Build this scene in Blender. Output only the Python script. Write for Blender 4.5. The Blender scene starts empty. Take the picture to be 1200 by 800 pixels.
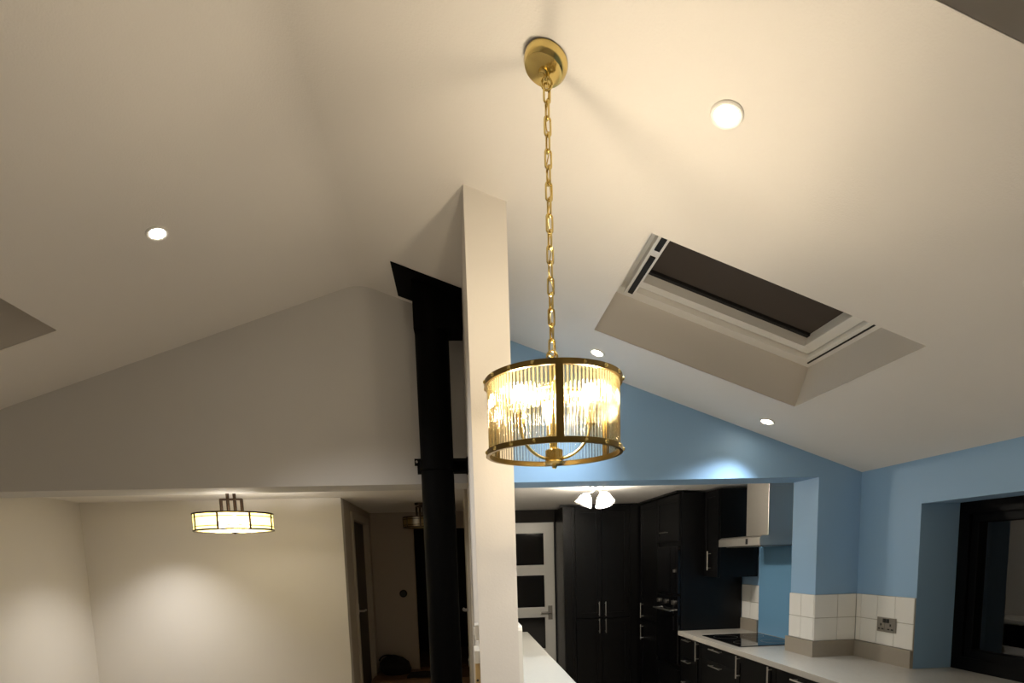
import bpy, bmesh, math, random
from mathutils import Vector, Matrix
random.seed(7)
sc = bpy.context.scene
COL = sc.collection
PI = math.pi

# ------------------------------------------------------------------ camera
# Photo = upper part of a taller wide-angle frame: principal point (600,736), focal 677.8 px on 1200 px width.
EYE = 1.58
YAW, PITCH, ROLL = 0.0860, -0.1183, -0.0297
FPX, CYP = 677.8, 736.06
fwd = Vector((math.sin(YAW)*math.cos(PITCH), math.cos(YAW)*math.cos(PITCH), math.sin(PITCH)))
r0 = Vector((math.cos(YAW), -math.sin(YAW), 0)); u0 = r0.cross(fwd)
right = math.cos(ROLL)*r0 + math.sin(ROLL)*u0
up = -math.sin(ROLL)*r0 + math.cos(ROLL)*u0
cam = bpy.data.cameras.new('camera'); cam_o = bpy.data.objects.new('camera', cam); COL.objects.link(cam_o)
m = Matrix.Identity(4)
for i in range(3):
    m[i][0], m[i][1], m[i][2] = right[i], up[i], -fwd[i]
m.translation = (0, 0, EYE)
cam_o.matrix_world = m
cam.sensor_width = 36; cam.sensor_fit = 'HORIZONTAL'; cam.lens = 36*FPX/1200
cam.shift_y = (CYP-400)/1200; cam.clip_start = .02
sc.camera = cam_o

# ------------------------------------------------------------------ world (night) and view
w = bpy.data.worlds.new('night'); sc.world = w; w.use_nodes = True
w.node_tree.nodes['Background'].inputs[0].default_value = (.010, .016, .030, 1)
w.node_tree.nodes['Background'].inputs[1].default_value = .3
sc.view_settings.view_transform = 'Standard'; sc.view_settings.look = 'None'
sc.view_settings.gamma = 1; sc.view_settings.use_curve_mapping = False
sc.view_settings.exposure = 0.28
sc.cycles.use_denoising = True
sc.cycles.max_bounces = 12; sc.cycles.transparent_max_bounces = 24; sc.cycles.diffuse_bounces = 6
sc.cycles.caustics_reflective = False; sc.cycles.caustics_refractive = False
sc.cycles.sample_clamp_indirect = 4

PENDANT_L = 360      # bulb radiance
SPOT_W = 70          # downlights
WARM = (1.0, .82, .58); NEUTRAL = (1.0, .96, .92)

# ------------------------------------------------------------------ materials
def lin(c): return tuple(((v/255)/12.92 if v/255 <= .04045 else (((v/255)+.055)/1.055)**2.4) for v in c)
MATS = {}
def mat(name, rgb, rough=.6, metal=0, bump=0, bscale=200, spec=.5, var=0, vscale=3, coat=0):
    M = bpy.data.materials.new(name); M.use_nodes = True; nt = M.node_tree; b = nt.nodes['Principled BSDF']
    c = lin(rgb)
    b.inputs['Base Color'].default_value = (*c, 1); b.inputs['Roughness'].default_value = rough
    b.inputs['Metallic'].default_value = metal; b.inputs['Specular IOR Level'].default_value = spec
    b.inputs['Coat Weight'].default_value = coat
    tc = nt.nodes.new('ShaderNodeTexCoord')
    if bump:
        n = nt.nodes.new('ShaderNodeTexNoise'); n.inputs['Scale'].default_value = bscale; n.inputs['Detail'].default_value = 3
        bp = nt.nodes.new('ShaderNodeBump'); bp.inputs['Strength'].default_value = bump; bp.inputs['Distance'].default_value = .004
        nt.links.new(tc.outputs['Object'], n.inputs['Vector']); nt.links.new(n.outputs['Fac'], bp.inputs['Height'])
        nt.links.new(bp.outputs['Normal'], b.inputs['Normal'])
    if var:
        n = nt.nodes.new('ShaderNodeTexNoise'); n.inputs['Scale'].default_value = vscale; n.inputs['Detail'].default_value = 4
        r = nt.nodes.new('ShaderNodeMapRange'); r.inputs['To Min'].default_value = 1-var; r.inputs['To Max'].default_value = 1+var
        mx = nt.nodes.new('ShaderNodeVectorMath'); mx.operation = 'SCALE'; mx.inputs[0].default_value = c
        nt.links.new(tc.outputs['Object'], n.inputs['Vector']); nt.links.new(n.outputs['Fac'], r.inputs['Value'])
        nt.links.new(r.outputs[0], mx.inputs['Scale']); nt.links.new(mx.outputs[0], b.inputs['Base Color'])
    MATS[name] = M; return M
def emit(name, rgb, strength):
    M = bpy.data.materials.new(name); M.use_nodes = True; nt = M.node_tree
    nt.nodes.remove(nt.nodes['Principled BSDF']); e = nt.nodes.new('ShaderNodeEmission')
    e.inputs[0].default_value = (*rgb, 1); e.inputs[1].default_value = strength
    nt.links.new(e.outputs[0], nt.nodes['Material Output'].inputs[0]); MATS[name] = M; return M
def mixglass(name, tint, trans=.6, transl=.25, gloss=.15, tl_tint=None, rough=.08):
    """clear / translucent glass that lets lamp light through: transparent + translucent + glossy"""
    M = bpy.data.materials.new(name); M.use_nodes = True; nt = M.node_tree
    nt.nodes.remove(nt.nodes['Principled BSDF'])
    t = nt.nodes.new('ShaderNodeBsdfTransparent'); t.inputs[0].default_value = (*tint, 1)
    l = nt.nodes.new('ShaderNodeBsdfTranslucent'); l.inputs[0].default_value = (*(tl_tint or tint), 1)
    g = nt.nodes.new('ShaderNodeBsdfGlossy'); g.inputs['Roughness'].default_value = rough
    a = nt.nodes.new('ShaderNodeMixShader'); a.inputs[0].default_value = transl/(trans+transl)
    b = nt.nodes.new('ShaderNodeMixShader'); b.inputs[0].default_value = gloss
    nt.links.new(t.outputs[0], a.inputs[1]); nt.links.new(l.outputs[0], a.inputs[2])
    nt.links.new(a.outputs[0], b.inputs[1]); nt.links.new(g.outputs[0], b.inputs[2])
    nt.links.new(b.outputs[0], nt.nodes['Material Output'].inputs[0]); MATS[name] = M; return M

mat('ceiling_paint', (226, 223, 218), .75, bump=.25, bscale=170, var=.02)
mat('white_wall', (222, 218, 211), .7, bump=.12, bscale=150, var=.02)
mat('grey_wall', (196, 195, 193), .7, bump=.12, bscale=150, var=.02)
mat('blue_wall', (142, 178, 212), .55, bump=.08, bscale=150, var=.02)
mat('reveal_paint', (214, 209, 202), .6, bump=.06)
mat('white_gloss', (232, 230, 224), .3)
mat('floor_oak', (166, 156, 142), .45, bump=.1, bscale=40, var=.15, vscale=8)
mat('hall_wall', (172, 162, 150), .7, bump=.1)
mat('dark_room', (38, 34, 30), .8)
mat('stove_black', (4, 4, 4), .65, spec=.05)
mat('black_unit', (9, 9, 10), .32, spec=.3)
mat('black_glass', (6, 6, 8), .05)
mat('steel', (214, 211, 204), .34, metal=1)
mat('brushed_steel', (210, 206, 198), .42, metal=1)
mat('dark_steel', (156, 152, 146), .4, metal=1)
mat('brass', (226, 202, 130), .2, metal=1)
mat('aged_brass', (138, 116, 66), .3, metal=1)
mat('bronze', (52, 38, 24), .4, metal=.7)
mat('stone_top', (188, 183, 174), .22, var=.06, vscale=60)
mat('white_top', (226, 223, 214), .16, var=.03, vscale=60)
mat('stone_upstand', (150, 142, 130), .35, var=.04, vscale=50)
mat('tile', (234, 233, 228), .18)
mat('grout', (176, 170, 160), .8)
mat('blue_glass', (112, 158, 194), .06)
mat('socket_black', (18, 18, 18), .4)
mat('blind_fabric', (66, 58, 52), .9, bump=.05, bscale=400)
mat('slot_black', (10, 9, 8), .7)
mat('frame_black', (4, 4, 5), .5, spec=.1)
mat('plastic_white', (230, 228, 220), .35)
mat('pine', (196, 168, 116), .5, var=.1, vscale=12)
mat('step_wood', (120, 88, 56), .5, var=.12, vscale=10)
mat('dark_cloth', (26, 20, 20), .9, bump=.2, bscale=60)
mat('paper', (232, 226, 205), .7)
mat('dark_door', (66, 58, 50), .5)
mat('hall_trim', (176, 168, 154), .45)
mixglass('rod_glass', (.965, .935, .87), trans=.966, transl=.034, gloss=.07, tl_tint=(1.0, .86, .42), rough=.05)
_nt = MATS['rod_glass'].node_tree; _g = [n for n in _nt.nodes if n.type == 'BSDF_GLOSSY'][0]; _r = _nt.nodes.new('ShaderNodeBsdfGlass')
_r.inputs['IOR'].default_value = 1.45; _r.inputs['Color'].default_value = (1, .90, .62, 1); _m = _g.outputs[0].links[0].to_node
_nt.links.new(_r.outputs[0], _m.inputs[2])
_f = _nt.nodes.new('ShaderNodeFresnel'); _f.inputs[0].default_value = 1.3; _x = _nt.nodes.new('ShaderNodeMixShader')
_nt.links.new(_f.outputs[0], _x.inputs[0]); _nt.links.new(_m.outputs[0], _x.inputs[1]); _nt.links.new(_g.outputs[0], _x.inputs[2])
_nt.links.new(_x.outputs[0], _nt.nodes['Material Output'].inputs[0])
mixglass('amber_glass', (1.0, .95, .78), trans=.3, transl=.7, gloss=.06, tl_tint=(1.0, .89, .40))
mixglass('pearl_glass', (1.0, .98, .95), trans=.6, transl=.4, gloss=.06)
mixglass('unlit_amber', (.9, .8, .5), trans=.25, transl=.75, gloss=.12, tl_tint=(.7, .6, .35))
# window pane: thin clear glass, Fresnel reflection on top of transparency
M = bpy.data.materials.new('pane_glass'); M.use_nodes = True; nt = M.node_tree; nt.nodes.remove(nt.nodes['Principled BSDF'])
t = nt.nodes.new('ShaderNodeBsdfTransparent'); g = nt.nodes.new('ShaderNodeBsdfGlossy'); g.inputs['Roughness'].default_value = .02
fr = nt.nodes.new('ShaderNodeFresnel'); fr.inputs[0].default_value = 1.75; mx = nt.nodes.new('ShaderNodeMixShader')
t.inputs[0].default_value = (.75, .82, .86, 1)
nt.links.new(fr.outputs[0], mx.inputs[0]); nt.links.new(t.outputs[0], mx.inputs[1]); nt.links.new(g.outputs[0], mx.inputs[2])
nt.links.new(mx.outputs[0], nt.nodes['Material Output'].inputs[0]); MATS['pane_glass'] = M
emit('bulb_warm', WARM, PENDANT_L)
emit('bulb_recess', (1.0, .91, .80), 170)
emit('bulb_kitchen', (1.0, .93, .82), 720)
emit('led_disc', (1.0, .90, .72), 45)

# ------------------------------------------------------------------ mesh helpers
class MB:
    def __init__(s): s.v = []; s.f = []
    def add(s, vs, fs):
        n = len(s.v); s.v += [tuple(p) for p in vs]; s.f += [tuple(i+n for i in q) for q in fs]; return s
    def box(s, x0, x1, y0, y1, z0, z1):
        vs = [(x, y, z) for z in (z0, z1) for y in (y0, y1) for x in (x0, x1)]
        return s.add(vs, [(0, 2, 3, 1), (4, 5, 7, 6), (0, 1, 5, 4), (2, 6, 7, 3), (0, 4, 6, 2), (1, 3, 7, 5)])
    def prism(s, poly, axis, a, b):
        """poly: 2D points, extruded along axis ('x','y','z') from a to b"""
        def P(p, t): return {'x': (t, p[0], p[1]), 'y': (p[0], t, p[1]), 'z': (p[0], p[1], t)}[axis]
        n = len(poly); vs = [P(p, a) for p in poly]+[P(p, b) for p in poly]
        fs = [tuple(range(n)), tuple(range(2*n-1, n-1, -1))]+[(i, i+n, (i+1) % n+n, (i+1) % n) for i in range(n)]
        return s.add(vs, fs)
    def tube(s, pts, r, n=8, closed=False):
        pts = [Vector(p) for p in pts]; N = len(pts); rs = r if isinstance(r, (list, tuple)) else [r]*N
        ref = None; rings = []
        for i, p in enumerate(pts):
            if closed: d = pts[(i+1) % N]-pts[i-1]
            else: d = pts[min(i+1, N-1)]-pts[max(i-1, 0)]
            d.normalize()
            if ref is None:
                ref = Vector((0, 0, 1)) if abs(d.z) < .9 else Vector((1, 0, 0))
            a = d.cross(ref).normalized(); ref = a.cross(d); b = d.cross(a)
            rings.append([p+rs[i]*(math.cos(2*PI*k/n)*a+math.sin(2*PI*k/n)*b) for k in range(n)])
        vs = [q for R in rings for q in R]; fs = []
        for i in range(N if closed else N-1):
            j = (i+1) % N
            fs += [(i*n+k, i*n+(k+1) % n, j*n+(k+1) % n, j*n+k) for k in range(n)]
        if not closed: fs += [tuple(range(n-1, -1, -1)), tuple((N-1)*n+k for k in range(n))]
        return s.add(vs, fs)
    def lathe(s, prof, n=32, c=(0, 0, 0), closed=False, a0=0, a1=2*PI):
        full = abs(a1-a0-2*PI) < 1e-6; k = n if full else n+1
        vs = []
        for i in range(k):
            a = a0+(a1-a0)*i/n
            vs += [(c[0]+r*math.cos(a), c[1]+r*math.sin(a), c[2]+z) for r, z in prof]
        m_ = len(prof); fs = []
        for i in range(n):
            j = (i+1) % k
            for q in range(m_ if closed else m_-1):
                q2 = (q+1) % m_
                fs.append((i*m_+q, j*m_+q, j*m_+q2, i*m_+q2))
        if not full and closed:
            fs += [tuple(range(m_-1, -1, -1)), tuple(n*m_+q for q in range(m_))]
        return s.add(vs, fs)
    def mesh(s, name, material=None, off=(0, 0, 0), smooth=False, bevel=0):
        me = bpy.data.meshes.new(name)
        me.from_pydata([(x-off[0], y-off[1], z-off[2]) for x, y, z in s.v], [], s.f)
        bm = bmesh.new(); bm.from_mesh(me)
        bmesh.ops.remove_doubles(bm, verts=bm.verts, dist=1e-6)
        bmesh.ops.recalc_face_normals(bm, faces=bm.faces)
        if bevel:
            ed = [e for e in bm.edges if len(e.link_faces) == 2 and e.calc_face_angle(0) > .6]
            bmesh.ops.bevel(bm, geom=ed, offset=bevel, segments=2, affect='EDGES', profile=.6)
        bm.to_mesh(me); bm.free()
        if smooth:
            for p in me.polygons: p.use_smooth = True
            me.set_sharp_from_angle(angle=.7)
        if material: me.materials.append(MATS[material])
        return me
ROOT = {}
def obj(name, mb, material, parent=None, loc=None, smooth=False, bevel=0):
    """mesh coords are world; re-based on the root's location (or the given loc)"""
    off = ROOT[parent.name] if parent else (loc or (0, 0, 0))
    o = bpy.data.objects.new(name, mb.mesh(name, material, off, smooth, bevel)); COL.objects.link(o)
    if parent: o.parent = parent
    else: o.location = off
    ROOT[o.name] = off
    return o
def inst(name, me, parent, mtx):
    o = bpy.data.objects.new(name, me); COL.objects.link(o); o.parent = parent; o.matrix_local = mtx
    ROOT[o.name] = ROOT[parent.name]; return o
def tag(o, label=None, cat=None, group=None, kind=None):
    if label: o['label'] = label
    if cat: o['category'] = cat
    if group: o['group'] = group
    if kind: o['kind'] = kind
    return o
def thing(name, loc, label, cat, group=None, kind=None):
    o = bpy.data.objects.new(name, None); COL.objects.link(o); o.location = loc; o.empty_display_size = .05
    ROOT[o.name] = tuple(loc); return tag(o, label, cat, group, kind)
def struct(name, mb, material, label=None, **k):
    o = obj(name, mb, material, **k); return tag(o, label, None, None, 'structure')

# ------------------------------------------------------------------ key dimensions
XL, XR = -3.0, 2.493           # side walls
YF, YG, YG2 = -2.6, 3.45, 3.72  # wall behind camera, gable face, gable back
RX, RZ, TL, TR = -.496, 3.116, .341, .356
SOF, CLG = 2.028, 2.13         # underside of gable, flat ceilings beyond
FX0, FX1, FY0 = .065, .218, 2.243   # fin wall
def roof(x): return RZ-TR*(x-RX) if x > RX else RZ+TL*(x-RX)

# ------------------------------------------------------------------ floor and ceilings
struct('floor', MB().box(XL-.1, XR+.3, YF, 8.2, -.1, 0), 'floor_oak', 'oak floor of the whole room')
SKY_R1 = (.703, 1.748, 2.097, 2.948)      # X0,X1,Y0,Y1 of openings at ceiling level
SKY_R2 = (.709, 1.748, .30, 1.147)
SKY_L = (-2.83, -1.785, 2.10, 2.948)
def roofr(x):   # softly rounded ridge
    d = x-RX; h = .08
    return roof(x) if abs(d) >= h else RZ-.348*(h/2+d*d/(2*h))
cl = MB()
G_ = 0.0
xs = sorted(set([XL-.02, -2.83-G_, -1.785+G_, *[RX-.08+.01*k for k in range(17)], (.703-G_), .709-G_, 1.748+G_, XR+.02]))
ys = sorted(set([YF, .30-G_, 1.147+G_, 2.10-G_, 2.097-G_, 2.948+G_, YG2]))
for i in range(len(xs)-1):
    for j in range(len(ys)-1):
        cx, cy = (xs[i]+xs[i+1])/2, (ys[j]+ys[j+1])/2
        if any(a-.013 < cx < b+.013 and c-.013 < cy < d+.013 for a, b, c, d in (SKY_R1, SKY_R2, SKY_L)): continue
        cl.add([(xs[i], ys[j], roofr(xs[i])), (xs[i+1], ys[j], roofr(xs[i+1])), (xs[i+1], ys[j+1], roofr(xs[i+1])), (xs[i], ys[j+1], roofr(xs[i]))], [(0, 1, 2, 3)])
c1 = struct('ceiling', cl, 'ceiling_paint', 'vaulted white ceiling with a soft ridge', smooth=True)
sm = c1.modifiers.new('thickness', 'SOLIDIFY'); sm.thickness = .05; sm.offset = 1; sm.use_rim = False
struct('ceiling', MB().box(XL-.1, XR+.1, YG2-.02, 8.2, CLG, CLG+.1), 'ceiling_paint', 'flat white ceiling beyond the gable')

# ------------------------------------------------------------------ walls
E_ = .02
gl = MB().prism([(XL, SOF), (FX0+.01, SOF), (FX0+.01, roof(FX0)+E_), (RX, RZ), (XL, roof(XL)+E_)], 'y', YG, YG2)
struct('wall_gable_left', gl, 'grey_wall', 'pale grey gable wall over the recess')
NX = 2.215
gr = MB().prism([(FX1-.01, SOF), (NX, SOF), (NX, 0), (XR+.01, 0), (XR+.01, roof(XR)+E_), (FX1-.01, roof(FX1)+E_)], 'y', YG, YG2)
gable_r = struct('wall_gable_right', gr, 'blue_wall', 'blue gable wall over the kitchen opening')
fin = MB().prism([(FX0, 0), (FX1, 0), (FX1, roof(FX1)+E_), (FX0, roof(FX0)+E_)], 'y', FY0, YG2-.001)
fin.box(FX0, FX1, YG2-.001, 6.6, 0, CLG+.01)
struct('wall_centre', fin, 'white_wall', 'off-white wall fin dividing hall and kitchen')
struct('wall_left', MB().box(XL-.12, XL, YF, 4.98, 0, 2.4), 'white_wall', 'off-white left wall')
struct('wall_front', MB().prism([(XL, 0), (XR, 0), (XR, roof(XR)), (RX, RZ), (XL, roof(XL))], 'y', YF-.12, YF), 'white_wall', 'off-white wall behind the viewer')
WY0, WY1, WZ0, WZ1 = 1.25, 2.967, .912, 1.815    # window in right wall
wr = MB()
wr.box(XR, XR+.225, YF, WY0, 0, 2.12); wr.box(XR, XR+.225, WY1, 6.7, 0, 2.12)
wr.box(XR, XR+.225, WY0, WY1, 0, WZ0-.042); wr.box(XR, XR+.225, WY0, WY1, WZ1, 2.12)
wall_r = struct('wall_right', wr, 'blue_wall', 'blue right wall with a deep window')
struct('wall_recess', MB().box(XL-.12, -.96, 4.98, 5.08, 0, CLG+.01), 'white_wall', 'off-white back wall of the recess')
HD0, HD1, HDZ = 5.42, 6.24, 1.99
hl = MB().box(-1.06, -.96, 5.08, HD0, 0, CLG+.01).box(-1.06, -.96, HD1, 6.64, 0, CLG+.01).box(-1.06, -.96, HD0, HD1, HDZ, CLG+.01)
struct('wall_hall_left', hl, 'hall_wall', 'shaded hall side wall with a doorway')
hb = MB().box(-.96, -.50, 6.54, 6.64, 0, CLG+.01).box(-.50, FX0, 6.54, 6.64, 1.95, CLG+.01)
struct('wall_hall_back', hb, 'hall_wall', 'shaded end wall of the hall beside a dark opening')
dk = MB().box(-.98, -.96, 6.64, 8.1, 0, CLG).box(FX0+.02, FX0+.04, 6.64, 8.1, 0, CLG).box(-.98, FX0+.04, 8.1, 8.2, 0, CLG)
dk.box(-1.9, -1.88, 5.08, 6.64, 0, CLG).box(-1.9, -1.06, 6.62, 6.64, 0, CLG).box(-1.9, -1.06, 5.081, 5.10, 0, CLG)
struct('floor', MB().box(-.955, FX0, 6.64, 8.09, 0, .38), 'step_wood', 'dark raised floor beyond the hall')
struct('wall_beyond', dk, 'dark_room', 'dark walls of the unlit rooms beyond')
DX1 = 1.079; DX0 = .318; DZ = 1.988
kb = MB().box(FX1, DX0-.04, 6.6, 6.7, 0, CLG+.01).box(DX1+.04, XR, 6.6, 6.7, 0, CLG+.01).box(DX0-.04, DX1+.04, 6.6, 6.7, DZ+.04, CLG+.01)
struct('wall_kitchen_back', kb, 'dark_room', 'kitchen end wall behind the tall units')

# ------------------------------------------------------------------ roof windows
def roof_window(name, X0, X1, Y0, Y1, label):
    side = 1 if X0 > RX else -1
    t = -TR if side > 0 else TL
    # local axes: u down the slope (away from ridge), v = +Y, w = outward normal
    ua = Vector((side, 0, t*side)).normalized(); va = Vector((0, 1, 0)); wa = Vector((-t, 0, 1)).normalized()
    xa = X0 if side > 0 else X1
    L = abs(X1-X0)*math.hypot(1, t); V = Y1-Y0
    root = thing(name, (xa, Y0, roof(xa)), label, None, kind='structure')
    mt = Matrix.Identity(4)
    for i in range(3): mt[i][0], mt[i][1], mt[i][2] = ua[i], va[i], wa[i]
    mt.translation = (xa, Y0, roof(xa)); root.matrix_world = mt
    ROOT[root.name] = (0, 0, 0)
    H = .205
    def ring(mb, a, b, c, d, wu, wv, z0, z1):   # a..b in u, c..d in v
        mb.box(a, b, c, c+wv, z0, z1).box(a, b, d-wv, d, z0, z1).box(a, a+wu, c+wv, d-wv, z0, z1).box(b-wu, b, c+wv, d-wv, z0, z1); return mb
    rv = MB(); T = .03
    rv.box(-T, 0, -T, V+T, .002, H).box(L, L+T, -T, V+T, .002, H).box(0, L, -T, 0, .002, H).box(0, L, V, V+T, .002, H)
    obj('reveal', rv, 'reveal_paint', root)
    fr_ = ring(MB(), -T, L+T, -T, V+T, .055+T, .065+T, H, H+.06)
    obj('frame', fr_, 'white_gloss', root, bevel=.003)
    s_ = ring(MB(), .062, L-.062, .072, V-.072, .055, .055, H+.022, H+.08)
    obj('sash', s_, 'white_gloss', root, bevel=.003)
    bl = obj('blind', MB().box(.105, L-.112, .12, V-.12, H+.075, H+.083), 'blind_fabric', root)
    obj('blind_rail', MB().box(.11, L-.118, V-.150, V-.128, H+.062, H+.075), 'slot_black', bl)
    obj('pane', MB().box(-T, L+T, -T, V+T, H+.10, H+.11), 'black_glass', root)
    # ventilation bar along the top member with two dark slots, shadow gap along the bottom one
    bar = obj('control_bar', MB().box(.075, .125, .06, V-.06, H-.028, H+.022), 'white_gloss', root, bevel=.004)
    obj('slot', MB().box(.088, .112, V*.50, V-.10, H-.034, H-.027), 'slot_black', bar)
    obj('slot', MB().box(.088, .112, .10, V*.44, H-.034, H-.027), 'slot_black', bar)
    obj('vent_gap', MB().box(L-.034, L-.027, .03, V-.04, H-.004, H+.002), 'slot_black', root)
    return root
roof_window('window_1', *SKY_R1, 'roof window with dark blind above the kitchen opening')
roof_window('window_2', *SKY_R2, 'second roof window in the right slope')
roof_window('window_3', *SKY_L, 'roof window in the left slope')

# ------------------------------------------------------------------ window in the right wall
XW = XR+.225
wn = thing('window_4', (XW, (WY0+WY1)/2, WZ0), 'dark framed window deep in the blue wall', None, kind='structure')
f = MB()
def yz_ring(mb, x0, x1, a, b, c, d, wd):
    return mb.box(x0, x1, a, b, c, c+wd).box(x0, x1, a, b, d-wd, d).box(x0, x1, a, a+wd, c+wd, d-wd).box(x0, x1, b-wd, b, c+wd, d-wd)
yz_ring(f, XW, XW+.09, WY0-.01, WY1+.01, WZ0-.01, WZ1+.01, .075)
obj('frame', f, 'frame_black', wn, bevel=.004)
mid = (WY0+WY1)/2
for a, b in ((WY0+.055, mid-.02), (mid+.02, WY1-.055)):
    s_ = obj('sash', yz_ring(MB(), XW+.015, XW+.07, a, b, WZ0+.055, WZ1-.055, .055), 'frame_black', wn, bevel=.004)
    obj('pane', MB().box(XW+.04, XW+.05, a+.05, b-.05, WZ0+.105, WZ1-.105), 'pane_glass', s_)
obj('mullion', MB().box(XW+.005, XW+.085, mid-.022, mid+.022, WZ0+.06, WZ1-.06), 'frame_black', wn)

# ------------------------------------------------------------------ tiles on the nib and right wall (each one a part)
def tile_part(parent, x0, x1, y0, y1, z0, z1):
    obj('tile', MB().box(x0, x1, y0, y1, z0, z1), 'tile', parent, bevel=.0025)
J = .0016; ZT = (1.012, 1.157, 1.304)
def grid_x(parent, x, cols, xin):        # tiles facing -X at plane x (cols = Y breaks)
    obj('grout', MB().box(x-.005, x+.001, cols[0], cols[-1], ZT[0], ZT[-1]), 'grout', parent)
    for a, b in zip(cols, cols[1:]):
        for c, d in zip(ZT, ZT[1:]): tile_part(parent, x-.009, x-.001, a+J, b-J, c+J, d-J)
obj('grout', MB().box(NX, XR-.005, YG-.005, YG+.001, ZT[0], ZT[-1]), 'grout', gable_r)
cols = (NX-.009, 2.362, XR-.009)
for a, b in zip(cols, cols[1:]):
    for c, d in zip(ZT, ZT[1:]): tile_part(gable_r, a+J, b-J, YG-.009, YG-.001, c+J, d-J)
grid_x(gable_r, NX, (YG, YG+.135, YG2), 1)
grid_x(wall_r, XR, (2.969, 3.112, 3.255, 3.398, YG-.009), 1)
grid_x(wall_r, XR, (4.645, 4.79, 4.935), 1)

# ------------------------------------------------------------------ worktop run along the right wall
WT = .91
wt = obj('worktop', MB().prism([(1.90, .6), (XR-.001, .6), (XR-.001, WY0+.01), (XW-.002, WY0+.01), (XW-.002, WY1-.002), (XR-.001, WY1-.002), (XR-.001, YG-.001), (NX-.001, YG-.001), (NX-.001, YG2+.001), (XR-.001, YG2+.001), (XR-.001, 4.935), (1.90, 4.935)], 'z', WT-.038, WT), 'stone_top', bevel=.003)
tag(wt, 'long pale stone worktop running under the window to the oven tower', 'worktop')
us = MB()
us.box(NX-.021, NX-.001, YG-.021, YG2+.02, WT, 1.011); us.box(NX-.001, XR-.001, YG-.021, YG-.001, WT, 1.011)
us.box(XR-.021, XR-.001, 2.968, YG-.021, WT, 1.011)
tag(obj('worktop_upstand', us, 'stone_upstand'), 'grey-brown stone upstand around the corner under the tiles by the socket', 'upstand')
tag(obj('worktop_upstand', MB().box(XR-.021, XR-.001, 4.648, 4.934, WT, 1.011), 'stone_upstand'), 'short grey-brown stone upstand between hob glass and oven tower', 'upstand')
tag(obj('splashback', MB().box(XR-.010, XR-.003, YG2+.03, 4.64, WT+.001, 1.635), 'blue_glass'), 'blue glass splashback behind the black hob', 'splashback')
hob = thing('hob', (2.2, 4.25, WT), 'black glass induction hob set on the pale worktop', 'hob')
obj('hob_glass', MB().box(1.965, 2.445, 3.93, 4.57, WT+.0005, WT+.007), 'black_glass', hob, bevel=.002)
for (x, y, r_) in ((2.09, 4.1, .075), (2.09, 4.41, .09), (2.32, 4.1, .09), (2.32, 4.41, .075)):
    obj('zone_ring', MB().lathe([(r_, .0071), (r_+.002, .0071), (r_+.002, .0075), (r_, .0075)], 40, (x, y, WT), True), 'dark_steel', hob)

def shaker_x(mb, x, y0, y1, z0, z1, fw=.055):   # door front facing -X, front plane x
    mb.box(x+.007, x+.02, y0, y1, z0, z1)
    mb.box(x, x+.007, y0, y0+fw, z0, z1).box(x, x+.007, y1-fw, y1, z0, z1).box(x, x+.007, y0+fw, y1-fw, z0, z0+fw).box(x, x+.007, y0+fw, y1-fw, z1-fw, z1)
    return mb
def handle_x(parent, x, y, z, L, vert=True):
    h = MB(); r_ = .0055; o_ = .03
    if vert:
        h.tube([(x-o_, y, z-L/2), (x-o_, y, z+L/2)], r_)
        for s in (-1, 1): h.tube([(x, y, z+s*L*.38), (x-o_, y, z+s*L*.38)], r_*.8, 6)
    else:
        h.tube([(x-o_, y-L/2, z), (x-o_, y+L/2, z)], r_)
        for s in (-1, 1): h.tube([(x, y+s*L*.38, z), (x-o_, y+s*L*.38, z)], r_*.8, 6)
    obj('handle', h, 'steel', parent, smooth=True)
FXU = 1.925     # front plane of base doors
def base_unit(y0, y1, kind, label, handle_y=None):
    xb = 2.19 if YG-.2 < y0 < YG2+.02 else 2.48
    u = thing('base_unit', (2.2, (y0+y1)/2, 0), label, 'cabinet', 'black base units under the long worktop')
    obj('carcass', MB().box(FXU+.022, xb, y0+.001, y1-.001, .12, WT-.04), 'black_unit', u)
    obj('plinth', MB().box(FXU+.07, FXU+.09, y0+.001, y1-.001, 0, .12), 'black_unit', u)
    zt = WT-.043
    if kind == 'door':
        d = obj('door', shaker_x(MB(), FXU, y0+.002, y1-.002, .125, zt, min(.055, (y1-y0)*.3)), 'black_unit', u)
        handle_x(d, FXU, handle_y, .785, .16)
    else:
        n = kind; tot = zt-.125; hs = [tot/n]*n if n == 4 else ([.12, (tot-.12)/2, (tot-.12)/2] if n == 3 else [tot])
        z = zt
        for k, h in enumerate(hs):
            d = obj('drawer', MB().box(FXU, FXU+.02, y0+.002, y1-.002, z-h+.003, z), 'black_unit', u, bevel=.002)
            handle_x(d, FXU, (y0+y1)/2, z-(.022 if h < .2 else .03), .19 if y1-y0 > .5 else .15, False); z -= h
base_unit(4.60, 4.932, 4, 'narrow black base unit of four drawers beside the oven tower')
base_unit(4.49, 4.60, 'door', 'slim black pull-out base unit next to the four-drawer unit', 4.545)
base_unit(3.90, 4.49, 3, 'wide black pan-drawer base unit under the hob')
base_unit(3.47, 3.90, 'door', 'black one-door base unit on the near side of the hob drawers', 3.838)
base_unit(3.37, 3.47, 'door', 'slim black pull-out base unit under the tiled nib', 3.42)
base_unit(2.77, 3.37, 1, 'black integrated appliance front below the double socket')
base_unit(2.17, 2.77, 'door', 'black base unit below the dark window, beside the appliance front', 2.72)

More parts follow.
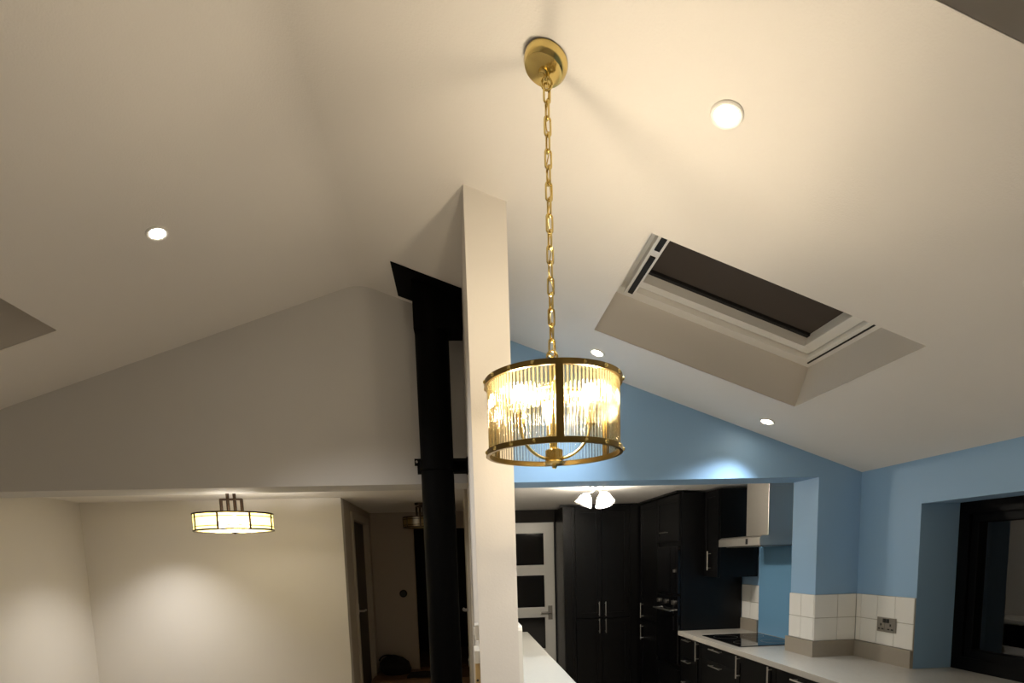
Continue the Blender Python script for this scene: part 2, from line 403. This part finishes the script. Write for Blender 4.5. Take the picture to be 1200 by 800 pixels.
# ------------------------------------------------------------------ oven tower and tall units
def tower(y0, y1):
    u = thing('oven_tower', (2.2, (y0+y1)/2, 0), 'black tall housing with microwave above oven at the worktop end', 'cabinet')
    x = 1.905
    obj('carcass', MB().box(x+.022, 2.48, y0, y1-.001, 0, 2.11), 'black_unit', u)
    d = obj('door', shaker_x(MB(), x, y0+.003, y1-.003, 1.70, 2.10), 'black_unit', u)
    handle_x(d, x, y0+.33, 1.785, .15, False)
    obj('door', shaker_x(MB(), x, y0+.003, y1-.003, .12, .55), 'black_unit', u)
    mw = obj('microwave', MB().box(x-.006, x+.02, y0+.01, y1-.01, 1.235, 1.655), 'black_glass', u, bevel=.003)
    obj('button', MB().box(x-.018, x-.005, y0+.07, y0+.095, 1.425, 1.45), 'steel', mw)
    ov = obj('oven', MB().box(x-.006, x+.02, y0+.01, y1-.01, .60, 1.215), 'black_glass', u, bevel=.003)
    for yy in (y0+.10, y0+.29, y0+.48):
        obj('knob', MB().tube([(x-.006, yy, 1.155), (x-.026, yy, 1.155)], .02, 16), 'dark_steel', ov, smooth=True)
    h = MB().tube([(x-.05, y0+.06, 1.085), (x-.05, y1-.04, 1.085)], .008)
    for yy in (y0+.1, y1-.08): h.tube([(x-.006, yy, 1.085), (x-.05, yy, 1.085)], .006, 6)
    obj('handle', h, 'steel', ov, smooth=True)
tower(4.937, 5.50)
u = thing('tall_unit', (2.2, 5.77, 0), 'black tall larder unit between oven tower and kitchen end wall', 'cabinet', 'tall black kitchen units')
obj('carcass', MB().box(1.927, 2.48, 5.501, 6.59, 0, 2.11), 'black_unit', u)
for z0, z1, hz in ((.12, .905, .78), (.915, 2.10, 1.01)):
    d = obj('door', shaker_x(MB(), 1.905, 5.504, 6.02, z0, z1), 'black_unit', u); handle_x(d, 1.905, 5.93, hz, .16)
# facing the room (-Y), at the kitchen end
YT = 6.06
def shaker_y(mb, y, x0, x1, z0, z1, fw=.055):
    mb.box(x0, x1, y+.007, y+.02, z0, z1)
    mb.box(x0, x0+fw, y, y+.007, z0, z1).box(x1-fw, x1, y, y+.007, z0, z1).box(x0+fw, x1-fw, y, y+.007, z0, z0+fw).box(x0+fw, x1-fw, y, y+.007, z1-fw, z1)
    return mb
def handle_y(parent, x, y, z, L):
    h = MB().tube([(x, y-.03, z-L/2), (x, y-.03, z+L/2)], .0055)
    for s in (-1, 1): h.tube([(x, y, z+s*L*.38), (x, y-.03, z+s*L*.38)], .0045, 6)
    obj('handle', h, 'steel', parent, smooth=True)
u = thing('tall_unit', (1.5, 6.3, 0), 'black double-door larder unit on the kitchen end wall', 'cabinet', 'tall black kitchen units')
obj('carcass', MB().box(1.215, 1.80, YT+.022, 6.59, 0, 2.11), 'black_unit', u)
for x0, x1, hx in ((1.218, 1.494, 1.46), (1.498, 1.797, 1.53)):
    for z0, z1, hz in ((.12, .925, .85), (.935, 2.10, 1.03)):
        d = obj('door', shaker_y(MB(), YT, x0, x1, z0, z1), 'black_unit', u); handle_y(d, hx, YT, hz, .155)
u = thing('tall_unit', (1.15, 6.3, 0), 'slim black end unit beside the white glazed door', 'cabinet', 'tall black kitchen units')
obj('carcass', MB().box(1.09, 1.213, YT+.022, 6.59, 0, 2.11), 'black_unit', u)
obj('door', shaker_y(MB(), YT, 1.092, 1.211, .12, 2.10, .03), 'black_unit', u)
tag(obj('corner_filler', MB().box(1.802, 1.925, YT+.01, YT+.03, 0, 2.11), 'black_unit'), 'narrow black filler panel in the corner of the tall units', 'panel')
tag(obj('cornice', MB().box(1.06, 1.90, YT-.02, YT+.05, 2.111, CLG-.001).box(1.88, 1.95, 4.93, YT-.02, 2.111, CLG-.001), 'black_unit'), 'black cornice along the tops of the tall units', 'trim')
# wall unit
u = thing('wall_unit', (2.3, 4.8, 1.38), 'black wall cupboard between cooker hood and oven tower', 'cabinet')
obj('carcass', MB().box(2.155, 2.48, 4.665, 4.932, 1.38, 2.11), 'black_unit', u)
d = obj('door', shaker_x(MB(), 2.133, 4.667, 4.930, 1.383, 2.107), 'black_unit', u); handle_x(d, 2.133, 4.80, 1.52, .16)
# cooker hood
u = thing('cooker_hood', (2.35, 4.2, 1.63), 'brushed steel chimney cooker hood above the hob', 'cooker hood')
obj('chimney', MB().box(2.225, 2.49, 4.045, 4.37, 1.70, CLG-.002), 'brushed_steel', u, bevel=.004)
cn = MB().prism([(2.10, 1.63), (2.49, 1.63), (2.49, 1.70), (2.12, 1.70), (2.10, 1.685)], 'y', 3.93, 4.58)
cn_o = obj('canopy', cn, 'brushed_steel', u, bevel=.002)
obj('control_gap', MB().box(2.098, 2.11, 4.10, 4.13, 1.64, 1.68), 'socket_black', cn_o)
obj('filter', MB().box(2.14, 2.45, 3.98, 4.53, 1.622, 1.63), 'dark_steel', u)

# ------------------------------------------------------------------ peninsula on the left of the kitchen
tag(obj('breakfast_bar_top', MB().box(.236, .60, 2.30, 5.30, WT-.038, WT), 'white_top', bevel=.003), 'white worktop running along the dividing wall towards the glazed door', 'worktop')
for k, (a, b) in enumerate(((2.31, 3.30), (3.302, 4.29), (4.292, 5.28))):
    u = thing('base_unit', (.4, (a+b)/2, 0), ('black base unit under the white worktop, at the pillar end', 'black base unit under the white worktop, middle of three', 'black base unit under the white worktop, at the glazed door end')[k], 'cabinet', 'black base units under the white worktop')
    obj('carcass', MB().box(.237, .558, a, b, 0, WT-.039), 'black_unit', u)
    for y0, y1 in ((a+.002, (a+b)/2-.002), ((a+b)/2+.002, b-.002)):
        mbd = MB(); shaker_x(mbd, 0, y0, y1, .12, WT-.045); mbd.v = [(.58-x, y, z) for x, y, z in mbd.v]
        obj('door', mbd, 'black_unit', u)
# white backing panel on the fin, slightly proud of the pillar edge
pn = MB().prism([(FY0+.012, .912), (FY0+1.1, .912), (FY0+1.1, 1.318), (FY0+.03, 1.318), (FY0+.017, 1.312), (FY0+.012, 1.30)], 'x', FX1+.001, FX1+.017)
tag(obj('backing_panel', pn, 'plastic_white'), 'low white panel on the kitchen side of the pillar above the white worktop', 'panel')

# ------------------------------------------------------------------ white glazed kitchen door
d = thing('door_1', (DX0, 6.60, 0), 'white ladder-style door with dark glass panes at the kitchen end', None, kind='structure')
yd0, yd1 = 6.60, 6.64
st = .12
f = MB().box(DX0, DX0+st, yd0, yd1, .005, DZ).box(DX1-st, DX1, yd0, yd1, .005, DZ)
zz = [(.19, .53), (.66, 1.00), (1.025+.0, 1.025)]
panes = [(1.510, 1.868), (1.026, 1.392), (.542, .908), (.20, .424)]
edges = [DZ]+[v for p in panes for v in (p[1], p[0])]+[.005]
for k in range(0, len(edges), 2): f.box(DX0+st, DX1-st, yd0, yd1, edges[k+1], edges[k])
obj('leaf', f, 'white_gloss', d, bevel=.003)
for a, b in panes: obj('pane', MB().box(DX0+st-.004, DX1-st+.004, yd0+.016, yd0+.024, a-.004, b+.004), 'black_glass', d)
kn = obj('handle', MB().tube([(DX1-.06, yd0, .965), (DX1-.06, yd0-.045, .965)], .012, 12).tube([(DX1-.06, yd0-.045, .965), (DX1-.17, yd0-.05, .965)], .010, 10).box(DX1-.085, DX1-.035, yd0-.006, yd0, .88, 1.04), 'dark_steel', d, smooth=True)
fr_ = MB().box(DX0-.04, DX0, 6.585, 6.69, 0, DZ+.04).box(DX1, DX1+.008, 6.585, 6.69, 0, DZ+.04).box(DX0, DX1, 6.585, 6.69, DZ, DZ+.04)
obj('frame', fr_, 'dark_room', d)

# ------------------------------------------------------------------ hall doors, steps, small things
d = thing('door_2', (-.96, HD0, 0), 'shaded door in the hall side wall', None, kind='structure')
obj('architrave', MB().box(-.96, -.94, HD0-.06, HD0, 0, HDZ+.06).box(-.96, -.94, HD1, HD1+.06, 0, HDZ+.06).box(-.96, -.94, HD0, HD1, HDZ, HDZ+.06), 'hall_trim', d, bevel=.004)
obj('jamb', MB().box(-1.06, -.96, HD0, HD0+.022, 0, HDZ).box(-1.06, -.96, HD1-.022, HD1, 0, HDZ), 'hall_trim', d)
leaf = obj('leaf', MB().box(-1.03, -.99, HD0+.20, HD1-.024, .005, HDZ-.005), 'dark_door', d)
obj('edge_strip', MB().box(-.99, -.985, HD0+.14, HD0+.20, .005, HDZ-.02), 'plastic_white', d)
obj('handle', MB().tube([(-.99, HD0+.26, 1.13), (-.94, HD0+.26, 1.13)], .011, 10).tube([(-.94, HD0+.26, 1.13), (-.94, HD0+.38, 1.13)], .010, 10), 'steel', d, smooth=True)
obj('strike_plate', MB().box(-.94, -.937, HD0-.04, HD0-.015, 1.12, 1.22), 'steel', d)
d = thing('door_3', (FX0, 3.85, 0), 'white framed door seen edge-on on the hall side of the pillar wall', None, kind='structure')
obj('architrave', MB().box(FX0-.02, FX0, 3.80, 3.87, 0, 2.05).box(FX0-.02, FX0, 4.63, 4.70, 0, 2.05).box(FX0-.02, FX0, 3.87, 4.63, 1.98, 2.05), 'hall_trim', d, bevel=.004)
obj('leaf', MB().box(FX0-.010, FX0-.001, 3.872, 4.628, .005, 1.978), 'white_gloss', d)
obj('handle', MB().tube([(FX0-.01, 3.93, 1.25), (FX0-.05, 3.93, 1.25)], .010, 10).tube([(FX0-.05, 3.93, 1.25), (FX0-.05, 4.03, 1.25)], .009, 10), 'dark_steel', d, smooth=True)
tag(obj('step', MB().box(-.958, FX0-.002, 5.55, 5.95, 0, .19), 'step_wood', bevel=.006), 'lower brown wooden step at the end of the hall', 'step', 'wooden steps in the hall')
tag(obj('step', MB().box(-.958, FX0-.002, 5.95, 6.538, 0, .38), 'step_wood', bevel=.006), 'upper brown wooden step leading into the dark opening', 'step', 'wooden steps in the hall')
# slumped dark bag by the hall wall
bg = MB().lathe([(0, 0), (.14, .0), (.17, .05), (.16, .12), (.11, .17), (.04, .20), (0, .205)], 20, (-.73, 6.34, .381))
bg.v = [(x+.10*(z-.38)*-2.2, y, z) for x, y, z in bg.v]
b_ = thing('bag', (-.73, 6.34, .381), 'slumped dark bag on the hall step beside the end wall', 'bag')
obj('body', bg, 'dark_cloth', b_, smooth=True)
obj('strap', MB().tube([(-.80+.09*math.cos(a)-.02, 6.30, .53+.06*math.sin(a)) for a in [PI*k/10 for k in range(11)]], .01, 6), 'dark_cloth', b_, smooth=True)
mt_ = MB().prism([(-.60, 6.02), (-.22, 6.00), (-.20, 6.22), (-.30, 6.27), (-.44, 6.31), (-.58, 6.26)], 'z', .3805, .40)
tag(obj('doormat', mt_, 'dark_cloth', bevel=.004), 'dark mat lying on the upper hall step', 'mat')
tag(obj('paper', MB().add([(-.26, 6.00, .401), (-.18, 6.02, .401), (-.175, 6.05, .47), (-.26, 6.003, .402), (-.18, 6.023, .402), (-.175, 6.053, .471)], [(0, 1, 2), (3, 5, 4), (0, 3, 4, 1), (1, 4, 5, 2), (2, 5, 3, 0)]), 'paper'), 'folded cream paper standing on the dark mat', 'paper')
th = thing('thermostat', (-.64, 6.54, 1.24), 'small dark round control on the hall end wall', 'thermostat')
obj('body', MB().tube([(-.64, 6.54, 1.24), (-.64, 6.515, 1.24)], .042, 24), 'dark_cloth', th, smooth=True)
obj('dial', MB().tube([(-.64, 6.515, 1.24), (-.64, 6.505, 1.24)], .026, 20), 'socket_black', th, smooth=True)
s_ = thing('wall_socket', (FX0, 6.2, .50), 'small white socket low on the hall wall by the steps', 'socket')
obj('plate', MB().box(FX0-.012, FX0, 6.12, 6.26, .46, .55), 'plastic_white', s_, bevel=.003)
obj('switch', MB().box(FX0-.016, FX0-.012, 6.18, 6.20, .51, .53), 'plastic_white', s_)
# fittings on the hall side face of the pillar
s_ = thing('light_switch', (FX0, 2.36, 1.28), 'white switch plate on the hall side of the pillar', 'switch')
obj('plate', MB().box(FX0-.016, FX0, 2.30, 2.386, 1.262, 1.325), 'plastic_white', s_, bevel=.003)
obj('rocker', MB().box(FX0-.021, FX0-.016, 2.335, 2.352, 1.28, 1.31), 'plastic_white', s_)
b_ = thing('timber_batten', (FX0, 2.33, 0), 'pale timber batten fixed upright to the hall side of the pillar', 'batten')
obj('post', MB().box(FX0-.018, FX0, 2.30, 2.42, .005, 1.17), 'pine', b_, bevel=.002)
obj('cap', MB().box(FX0-.021, FX0, 2.29, 2.43, 1.17, 1.222), 'plastic_white', b_, bevel=.003)
obj('screw', MB().tube([(FX0-.012, 2.30, 1.10), (FX0-.012, 2.295, 1.10)], .005, 10), 'socket_black', b_)

# ------------------------------------------------------------------ double socket
s_ = thing('double_socket', (XR-.009, 3.166, 1.135), 'brushed dark metal double socket on the white tiles', 'socket')
x = XR-.009
obj('plate', MB().box(x-.008, x-.0005, 3.093, 3.239, 1.092, 1.178), 'dark_steel', s_, bevel=.002)
for yc in (3.128, 3.204):
    fc = obj('outlet', MB().box(x-.010, x-.008, yc-.026, yc+.026, 1.098, 1.146), 'dark_steel', s_)
    for (dy, z0, z1, hw) in ((0, 1.128, 1.142, .005), (-.014, 1.107, 1.114, .008), (.014, 1.107, 1.114, .008)):
        obj('pin_hole', MB().box(x-.0112, x-.0095, yc+dy-hw, yc+dy+hw, z0, z1), 'socket_black', fc)
for yc in (3.153, 3.179):
    obj('rocker', MB().box(x-.012, x-.008, yc-.010, yc+.010, 1.147, 1.171), 'socket_black', s_, bevel=.001)

# ------------------------------------------------------------------ flue
FLX, FLY, FR = -.100, 3.22, .088
fl = thing('flue_pipe', (FLX, FLY, 0), 'tall black stove flue rising beside the off-white pillar to the ceiling', 'flue')
tp = roof(FLX)
obj('pipe', MB().tube([(FLX, FLY, .71), (FLX, FLY, tp-.012)], FR, 40), 'stove_black', fl, smooth=True)
pm = MB(); px0, px1 = -.279, FX0-.003
pm.add([(x_, y_, roof(x_)-.001-dz) for dz in (0, .006) for (x_, y_) in ((px0, 3.04), (px1, 3.04), (px1, 3.40), (px0, 3.40))], [(0, 1, 2, 3), (7, 6, 5, 4), (0, 4, 5, 1), (1, 5, 6, 2), (2, 6, 7, 3), (3, 7, 4, 0)])
obj('ceiling_plate', pm, 'stove_black', fl)
bx = MB().prism([(FLX-FR+.0, 2.765), (FX0-.003, 2.765), (FX0-.003, roof(FX0)-.008), (FLX-FR, roof(FLX-FR)-.008)], 'y', FLY-.085, FLY+.085)
obj('support_box', bx, 'stove_black', fl)
cb = MB().lathe([(FR, 2.065), (FR+.007, 2.065), (FR+.007, 2.115), (FR, 2.115)], 40, (FLX, FLY, 0), True)
cb.box(FLX-FR-.032, FLX-FR+.002, FLY-.012, FLY+.012, 2.095, 2.13).box(FLX-FR-.018, FLX-FR+.002, FLY-.008, FLY+.008, 2.05, 2.095)
clp = obj('clamp', cb, 'stove_black', fl)
br = MB().box(FLX+FR-.002, FX0, FLY-.035, FLY+.035, 2.112, 2.126).box(FLX+FR-.002, FX0, FLY-.035, FLY+.035, 2.054, 2.066).box(FX0-.008, FX0-.001, FLY-.05, FLY+.05, 2.05, 2.13).box(FLX+FR-.002, FX0, FLY+.025, FLY+.035, 2.066, 2.112)
obj('bracket', br, 'stove_black', clp)
obj('bolt', MB().tube([(FLX-FR-.02, FLY-.03, 2.112), (FLX-FR-.02, FLY+.02, 2.112)], .006, 8), 'dark_steel', clp, smooth=True)
stv = thing('stove', (FLX, FLY, 0), 'black stove standing on the floor under the flue', 'stove')
obj('body', MB().box(FLX-.17, FX0-.02, FLY-.18, FLY+.17, .12, .70), 'stove_black', stv, bevel=.01)
sd = obj('door', MB().box(FLX-.15, FX0-.04, FLY-.20, FLY-.18, .20, .62), 'stove_black', stv, bevel=.006)
obj('window', MB().box(FLX-.11, FX0-.08, FLY-.205, FLY-.20, .30, .55), 'black_glass', sd)
for a in (FLX-.14, FX0-.05):
    for b in (FLY-.14, FLY+.13): obj('leg', MB().box(a-.02, a+.02, b-.02, b+.02, 0, .12), 'stove_black', stv)

# ------------------------------------------------------------------ pendant
PX, PY = .270, 1.617
ZB, ZTP, RS = 1.860, 2.056, .182
CEIL = roof(PX)
p = thing('pendant_light', (PX, PY, ZB), 'round brass pendant light with clear glass rods hanging on a chain', 'pendant light')
def ring_mb(z0, z1): return MB().lathe([(RS-.004, z0), (RS+.004, z0), (RS+.004, z1), (RS-.004, z1)], 96, (PX, PY, 0), True)
top_ring = obj('top_ring', ring_mb(ZTP-.014, ZTP), 'aged_brass', p, smooth=True)
bot_ring = obj('bottom_ring', ring_mb(ZB, ZB+.014), 'aged_brass', p, smooth=True)
A0 = -PI/2+math.radians(5.0)+math.atan2(PX, PY)*-1     # strip facing roughly the viewer
stud = MB().lathe([(0, .005), (.004, .004), (.0055, 0), (0, 0)], 10).mesh('stud', 'brass', smooth=True)
for rg_, zc in ((top_ring, ZTP-.007), (bot_ring, ZB+.007)):
    for k in range(18):
        a = A0+2*PI*k/18
        if k % 6 == 0: continue
        mtx = Matrix.Translation((( RS+.004)*math.cos(a), (RS+.004)*math.sin(a), zc-ZB)) @ Matrix.Rotation(a, 4, 'Z') @ Matrix.Rotation(PI/2, 4, 'Y')
        inst('stud', stud, rg_, mtx)
strip = MB().box(-.0035, .0035, -.0095, .0095, ZB+.012-ZB, ZTP-.012-ZB).mesh('strip', 'aged_brass')
for k in range(3):
    a = A0+2*PI*k/3
    inst('strip', strip, p, Matrix.Translation((RS*math.cos(a), RS*math.sin(a), 0)) @ Matrix.Rotation(a, 4, 'Z'))
rod = MB().tube([(0, 0, .012), (0, 0, ZTP-ZB-.012)], .0042, 10).mesh('glass_rod', 'rod_glass', smooth=True)
NR = 105
for k in range(NR):
    if k % 35 == 0: continue
    a = A0+2*PI*k/NR
    inst('glass_rod', rod, p, Matrix.Translation(((RS-.007)*math.cos(a), (RS-.007)*math.sin(a), 0)))
HZ = 1.838
hub = MB().lathe([(0, -.014), (.006, -.012), (.008, -.004), (.026, -.002), (.030, .004), (.024, .008), (.024, .036), (.015, .040), (.009, .044), (.009, .272), (0, .272)], 24, (PX, PY, HZ))
obj('hub', hub, 'brass', p, smooth=True)
# top cross bars carrying the shade, to the stem
tb = MB()
for k in range(3):
    a = A0+2*PI*k/3
    tb.tube([(PX, PY, ZTP-.012), (PX+(RS-.003)*math.cos(a), PY+(RS-.003)*math.sin(a), ZTP-.012)], .004, 8)
obj('top_spider', tb, 'brass', p, smooth=True)
RB = .106
bulb_prof = [(0, .030), (.0205, .030), (.0225, .040), (.0215, .050), (.017, .061), (.010, .068), (0, .071)]
for k in range(3):
    a = A0+PI/3+2*PI*k/3          # front-left, front-right, back
    ca, sa = math.cos(a), math.sin(a)
    pts = []
    for t_ in range(13):
        q = t_/12*PI/2
        rr = .018+(RB-.018)*math.sin(q); z = HZ+.012+.078*(1-math.cos(q))
        pts.append((PX+rr*ca, PY+rr*sa, z))
    arm = obj('arm', MB().tube(pts, .0042, 8), 'brass', p, smooth=True)
    zc = HZ+.090
    obj('lamp_holder', MB().lathe([(0, 0), (.014, 0), (.016, .004), (.011, .008), (.011, .034), (0, .034)], 20, (PX+RB*ca, PY+RB*sa, zc)), 'brass', arm, smooth=True)
    bb = obj('bulb', MB().lathe(bulb_prof, 20, (PX+RB*ca, PY+RB*sa, zc+.034)), 'bulb_warm', p, smooth=True)
    obj('collar', MB().lathe([(0, 0), (.0125, 0), (.0135, .010), (.018, .020), (.0215, .030), (0, .030)], 20, (PX+RB*ca, PY+RB*sa, zc+.034)), 'plastic_white', bb, smooth=True)
# chain
ZC0 = HZ+.272; ZC1 = CEIL-.062
obj('loop', MB().tube([(PX+.014*math.cos(t_), PY, ZC0+.010+.014*math.sin(t_)) for t_ in [2*PI*k/16 for k in range(16)]], .003, 8, True), 'brass', p, smooth=True)
lk_pts = []
LW, LL = .0085, .0145
for k in range(24):
    t_ = 2*PI*k/24; lk_pts.append((LW*math.cos(t_), 0, (LL if math.sin(t_) > 0 else -LL)*(1 if abs(math.sin(t_)) > 1e-6 else 0)+LW*math.sin(t_)))
link = MB().tube(lk_pts, .0028, 7, True).mesh('chain_link', 'brass', smooth=True)
z0_, z1_ = ZC0+.032, ZC1-.018
nl = max(2, round((z1_-z0_)/.0395)); pitch = (z1_-z0_)/nl
for k in range(nl+1):
    inst('chain_link', link, p, Matrix.Translation((0, 0, z0_+k*pitch-ZB)) @ Matrix.Rotation((PI/2 if k % 2 else 0)+.3, 4, 'Z'))
obj('cable', MB().tube([(PX+.005*math.sin(k*.9), PY-.005*math.cos(k*1.3), ZC0+.02+(ZC1+.02-ZC0)*k/40) for k in range(41)], .0016, 6), 'brass', p, smooth=True)
# ceiling rose, lying on the slope
nrm = Vector((-TR, 0, -1)).normalized()     # pointing down out of the ceiling
rc = Vector((PX+.002, PY, roof(PX+.002)))
rz = nrm; rx_ = Vector((0, 1, 0)); ry_ = rz.cross(rx_)
rm = Matrix.Identity(4)
for i in range(3): rm[i][0], rm[i][1], rm[i][2] = rx_[i], ry_[i], rz[i]
rm.translation = rc-Vector(ROOT[p.name])
rose = MB().lathe([(0, .0005), (.056, .0005), (.058, .006), (.056, .020), (.050, .029), (.042, .031), (.012, .032), (.010, .040), (0, .041)], 48).mesh('ceiling_rose', 'brass', smooth=True)
ro = inst('ceiling_rose', rose, p, rm)
obj('hook', MB().tube([(PX+.013*math.cos(t_), PY, ZC1+.004+.015*math.sin(t_)) for t_ in [2*PI*k/16 for k in range(16)]], .003, 8, True).tube([(PX, PY, ZC1+.016), (PX, PY, CEIL-.03)], .008, 12), 'brass', p, smooth=True)

# ------------------------------------------------------------------ downlights
def downlight(X, Y, label, power=SPOT_W, flat=False, tone=NEUTRAL):
    side = 1 if X > RX else -1
    n_ = Vector((-TR, 0, -1)).normalized() if side > 0 else Vector((TL, 0, -1)).normalized()
    zc = roof(X)
    if flat: n_ = Vector((0, 0, -1)); zc = CLG
    root = thing('downlight', (X, Y, zc), label, 'downlight', 'recessed downlights in the sloping ceiling')
    q = n_.to_track_quat('Z', 'Y').to_matrix().to_4x4(); q.translation = (X, Y, zc); root.matrix_world = q
    ROOT[root.name] = (0, 0, 0)
    obj('bezel', MB().lathe([(.030, .0005), (.043, .0005), (.043, .003), (.040, .006), (.032, .005), (.030, .003)], 36, (0, 0, 0), True), 'white_gloss', root, smooth=True)
    obj('lens', MB().lathe([(0, .003), (.030, .003), (.030, .0006), (0, .0006)], 30), 'led_disc', root)
    L = bpy.data.lights.new('downlight_beam', 'SPOT'); L.energy = power; L.color = tone; L.spot_size = math.radians(104); L.spot_blend = 1.0; L.shadow_soft_size = .025
    lo = bpy.data.objects.new('downlight_beam', L); COL.objects.link(lo); lo.parent = root
    lo.matrix_local = Matrix.Translation((0, 0, .012)) @ Matrix.Rotation(PI, 4, 'X')
downlight(.719, 1.551, 'bright recessed downlight on the ridge side between pendant and near roof window')
downlight(1.705, 1.63, 'recessed downlight on the eave side of the right slope, by the kitchen roof window', 95)
downlight(.776, 3.184, 'recessed downlight near the blue gable, behind the pendant shade', 46, tone=(.88, .95, 1.0))
downlight(1.761, 3.239, 'recessed downlight near the blue gable, by the lower corner of the roof window', 46, tone=(.88, .95, 1.0))
downlight(-1.136, 2.558, 'recessed downlight in the left slope above the grey gable', 95)
downlight(-1.136, .2, 'added fill downlight in the left slope, over the middle of the room', 90)  # added out of view as ambient fill for the left side
downlight(.72, -.4, 'added fill downlight in the right slope, over the middle of the room')  # another unseen lamp, added to lift the room's bounce light
downlight(1.70, -.1, 'added fill downlight on the eave side, over the worktop', 90)  # added out of frame to brighten the right wall and tiles
downlight(-2.30, 4.42, 'recessed downlight in the flat ceiling of the recess by the corner', 66, True)

# ------------------------------------------------------------------ drum ceiling lamps
def drum_lamp(X, Y, R_, Hs, zb, lit, label):
    p = thing('drum_ceiling_lamp', (X, Y, zb), label, 'ceiling lamp', 'bronze drum ceiling lamps with glass panels')
    zt = zb+Hs; glass = 'amber_glass' if lit else 'unlit_amber'
    obj('ceiling_plate', MB().lathe([(0, CLG-.02), (R_*.36, CLG-.02), (R_*.38, CLG-.001), (0, CLG-.001)], 32, (X, Y, 0)), 'bronze', p, smooth=True)
    for dx in (-.27, -.09, .09, .27):
        obj('rod', MB().tube([(X+dx*R_, Y-.02, zt-.01), (X+dx*R_, Y-.02, CLG-.018 if abs(dx) < .1 else zt+.095)], 0.011, 8), 'bronze', p, smooth=True)
    obj('cross_bar', MB().box(X-.29*R_, X+.29*R_, Y-.032, Y-.008, zt+.088, zt+.100), 'bronze', p)
    sp = MB()
    for k in range(4):
        a = PI/8+PI/2*k; sp.tube([(X, Y, zt-.008), (X+R_*.98*math.cos(a), Y+R_*.98*math.sin(a), zt-.008)], .005, 6)
    sp.box(X-.3*R_, X+.3*R_, Y-.035, Y+.015, zt-.014, zt-.004)
    obj('spider', sp, 'bronze', p)
    for z0, z1 in ((zt-.010, zt), (zb, zb+.010)):
        obj('ring', MB().lathe([(R_-.006, z0), (R_+.006, z0), (R_+.006, z1), (R_-.006, z1)], 64, (X, Y, 0), True), 'bronze', p, smooth=True)
    for k in range(8):
        a0, a1 = -PI/2-PI/8+k*PI/4, -PI/2+PI/8+k*PI/4
        a0 += .35; a1 += .35
        g = obj('glass_panel', MB().lathe([(R_-.003, zb+.009), (R_, zb+.009), (R_, zt-.009), (R_-.003, zt-.009)], 8, (X, Y, 0), True, a0+.01, a1-.01), glass, p, smooth=True)
        c, s = math.cos(a0), math.sin(a0)
        obj('upright', MB().tube([(X+R_*c, Y+R_*s, zb+.005), (X+R_*c, Y+R_*s, zt-.005)], .007, 8), 'bronze', p, smooth=True)
        ld = MB()
        for zf in (.24, .76):
            ld.lathe([(R_+.0004, zb+Hs*zf-.003), (R_+.0018, zb+Hs*zf-.003), (R_+.0018, zb+Hs*zf+.003), (R_+.0004, zb+Hs*zf+.003)], 8, (X, Y, 0), True, a0+.01, a1-.01)
        obj('leading', ld, 'bronze', g)
    obj('diffuser', MB().lathe([(R_-.008, zb+.006), (R_*.7, zb+.001), (R_*.3, zb-.003), (.001, zb-.004)], 48, (X, Y, 0)), glass, p, smooth=True)
    obj('finial', MB().lathe([(0, zb-.018), (.010, zb-.014), (.016, zb-.006), (0, zb-.003)], 16, (X, Y, 0)), 'bronze', p, smooth=True)
    if lit:
        for k in range(3):
            a = -PI/2+2*PI*k/3+.35; rb_ = R_*(.62 if k == 0 else .36); cx_, cy_ = X+rb_*math.cos(a), Y+rb_*math.sin(a)
            obj('bulb', MB().lathe([(0, -.03), (.018, -.026), (.028, -.010), (.028, .006), (.018, .026), (.012, .034), (0, .034)], 16, (cx_, cy_, zb+Hs*.5)), 'bulb_recess', p, smooth=True)
            obj('lamp_holder', MB().tube([(cx_, cy_, zb+Hs*.5+.034), (cx_, cy_, zt-.01)], .013, 12), 'bronze', p, smooth=True)
drum_lamp(-1.52, 4.15, .248, .118, 1.826, True, 'lit bronze drum lamp with amber glass panels in the recess')
drum_lamp(-.335, 5.55, .175, .10, 1.90, False, 'unlit bronze drum lamp on the dark hall ceiling')

# ------------------------------------------------------------------ kitchen lamp
KX, KY = 1.087, 4.51
p = thing('kitchen_lamp', (KX, KY, CLG), 'bright ceiling lamp with three white glass bell shades in the kitchen', 'ceiling lamp')
obj('base', MB().lathe([(0, -.001), (.060, -.001), (.060, -.014), (.045, -.026), (.015, -.030), (0, -.030)], 32, (KX, KY, CLG)), 'steel', p, smooth=True)
for k in range(3):
    a = -PI/2+.35+2*PI*k/3; ca, sa = math.cos(a), math.sin(a)
    def Q(r_, z): return (KX+r_*ca, KY+r_*sa, CLG+z)
    arm = obj('arm', MB().tube([Q(.02, -.026), Q(.045, -.05), Q(.06, -.052), Q(.075, -.062)], .006, 8), 'steel', p, smooth=True)
    ax = Vector((ca*.45, sa*.45, -1)).normalized(); qm = ax.to_track_quat('Z', 'Y').to_matrix().to_4x4()
    qm.translation = Vector(Q(.075, -.060))-Vector(ROOT[p.name])
    sh = MB().lathe([(.014, 0), (.026, .006), (.044, .028), (.056, .060), (.070, .092), (.067, .092), (.053, .060), (.041, .029), (.024, .009), (.014, .004)], 28).mesh('shade', 'pearl_glass', smooth=True)
    so = inst('shade', sh, p, qm)
    bm_ = MB().lathe([(0, .010), (.010, .012), (.020, .030), (.024, .045), (.018, .060), (0, .068)], 16).mesh('bulb', 'bulb_kitchen', smooth=True)
    inst('bulb', bm_, so, Matrix.Identity(4))
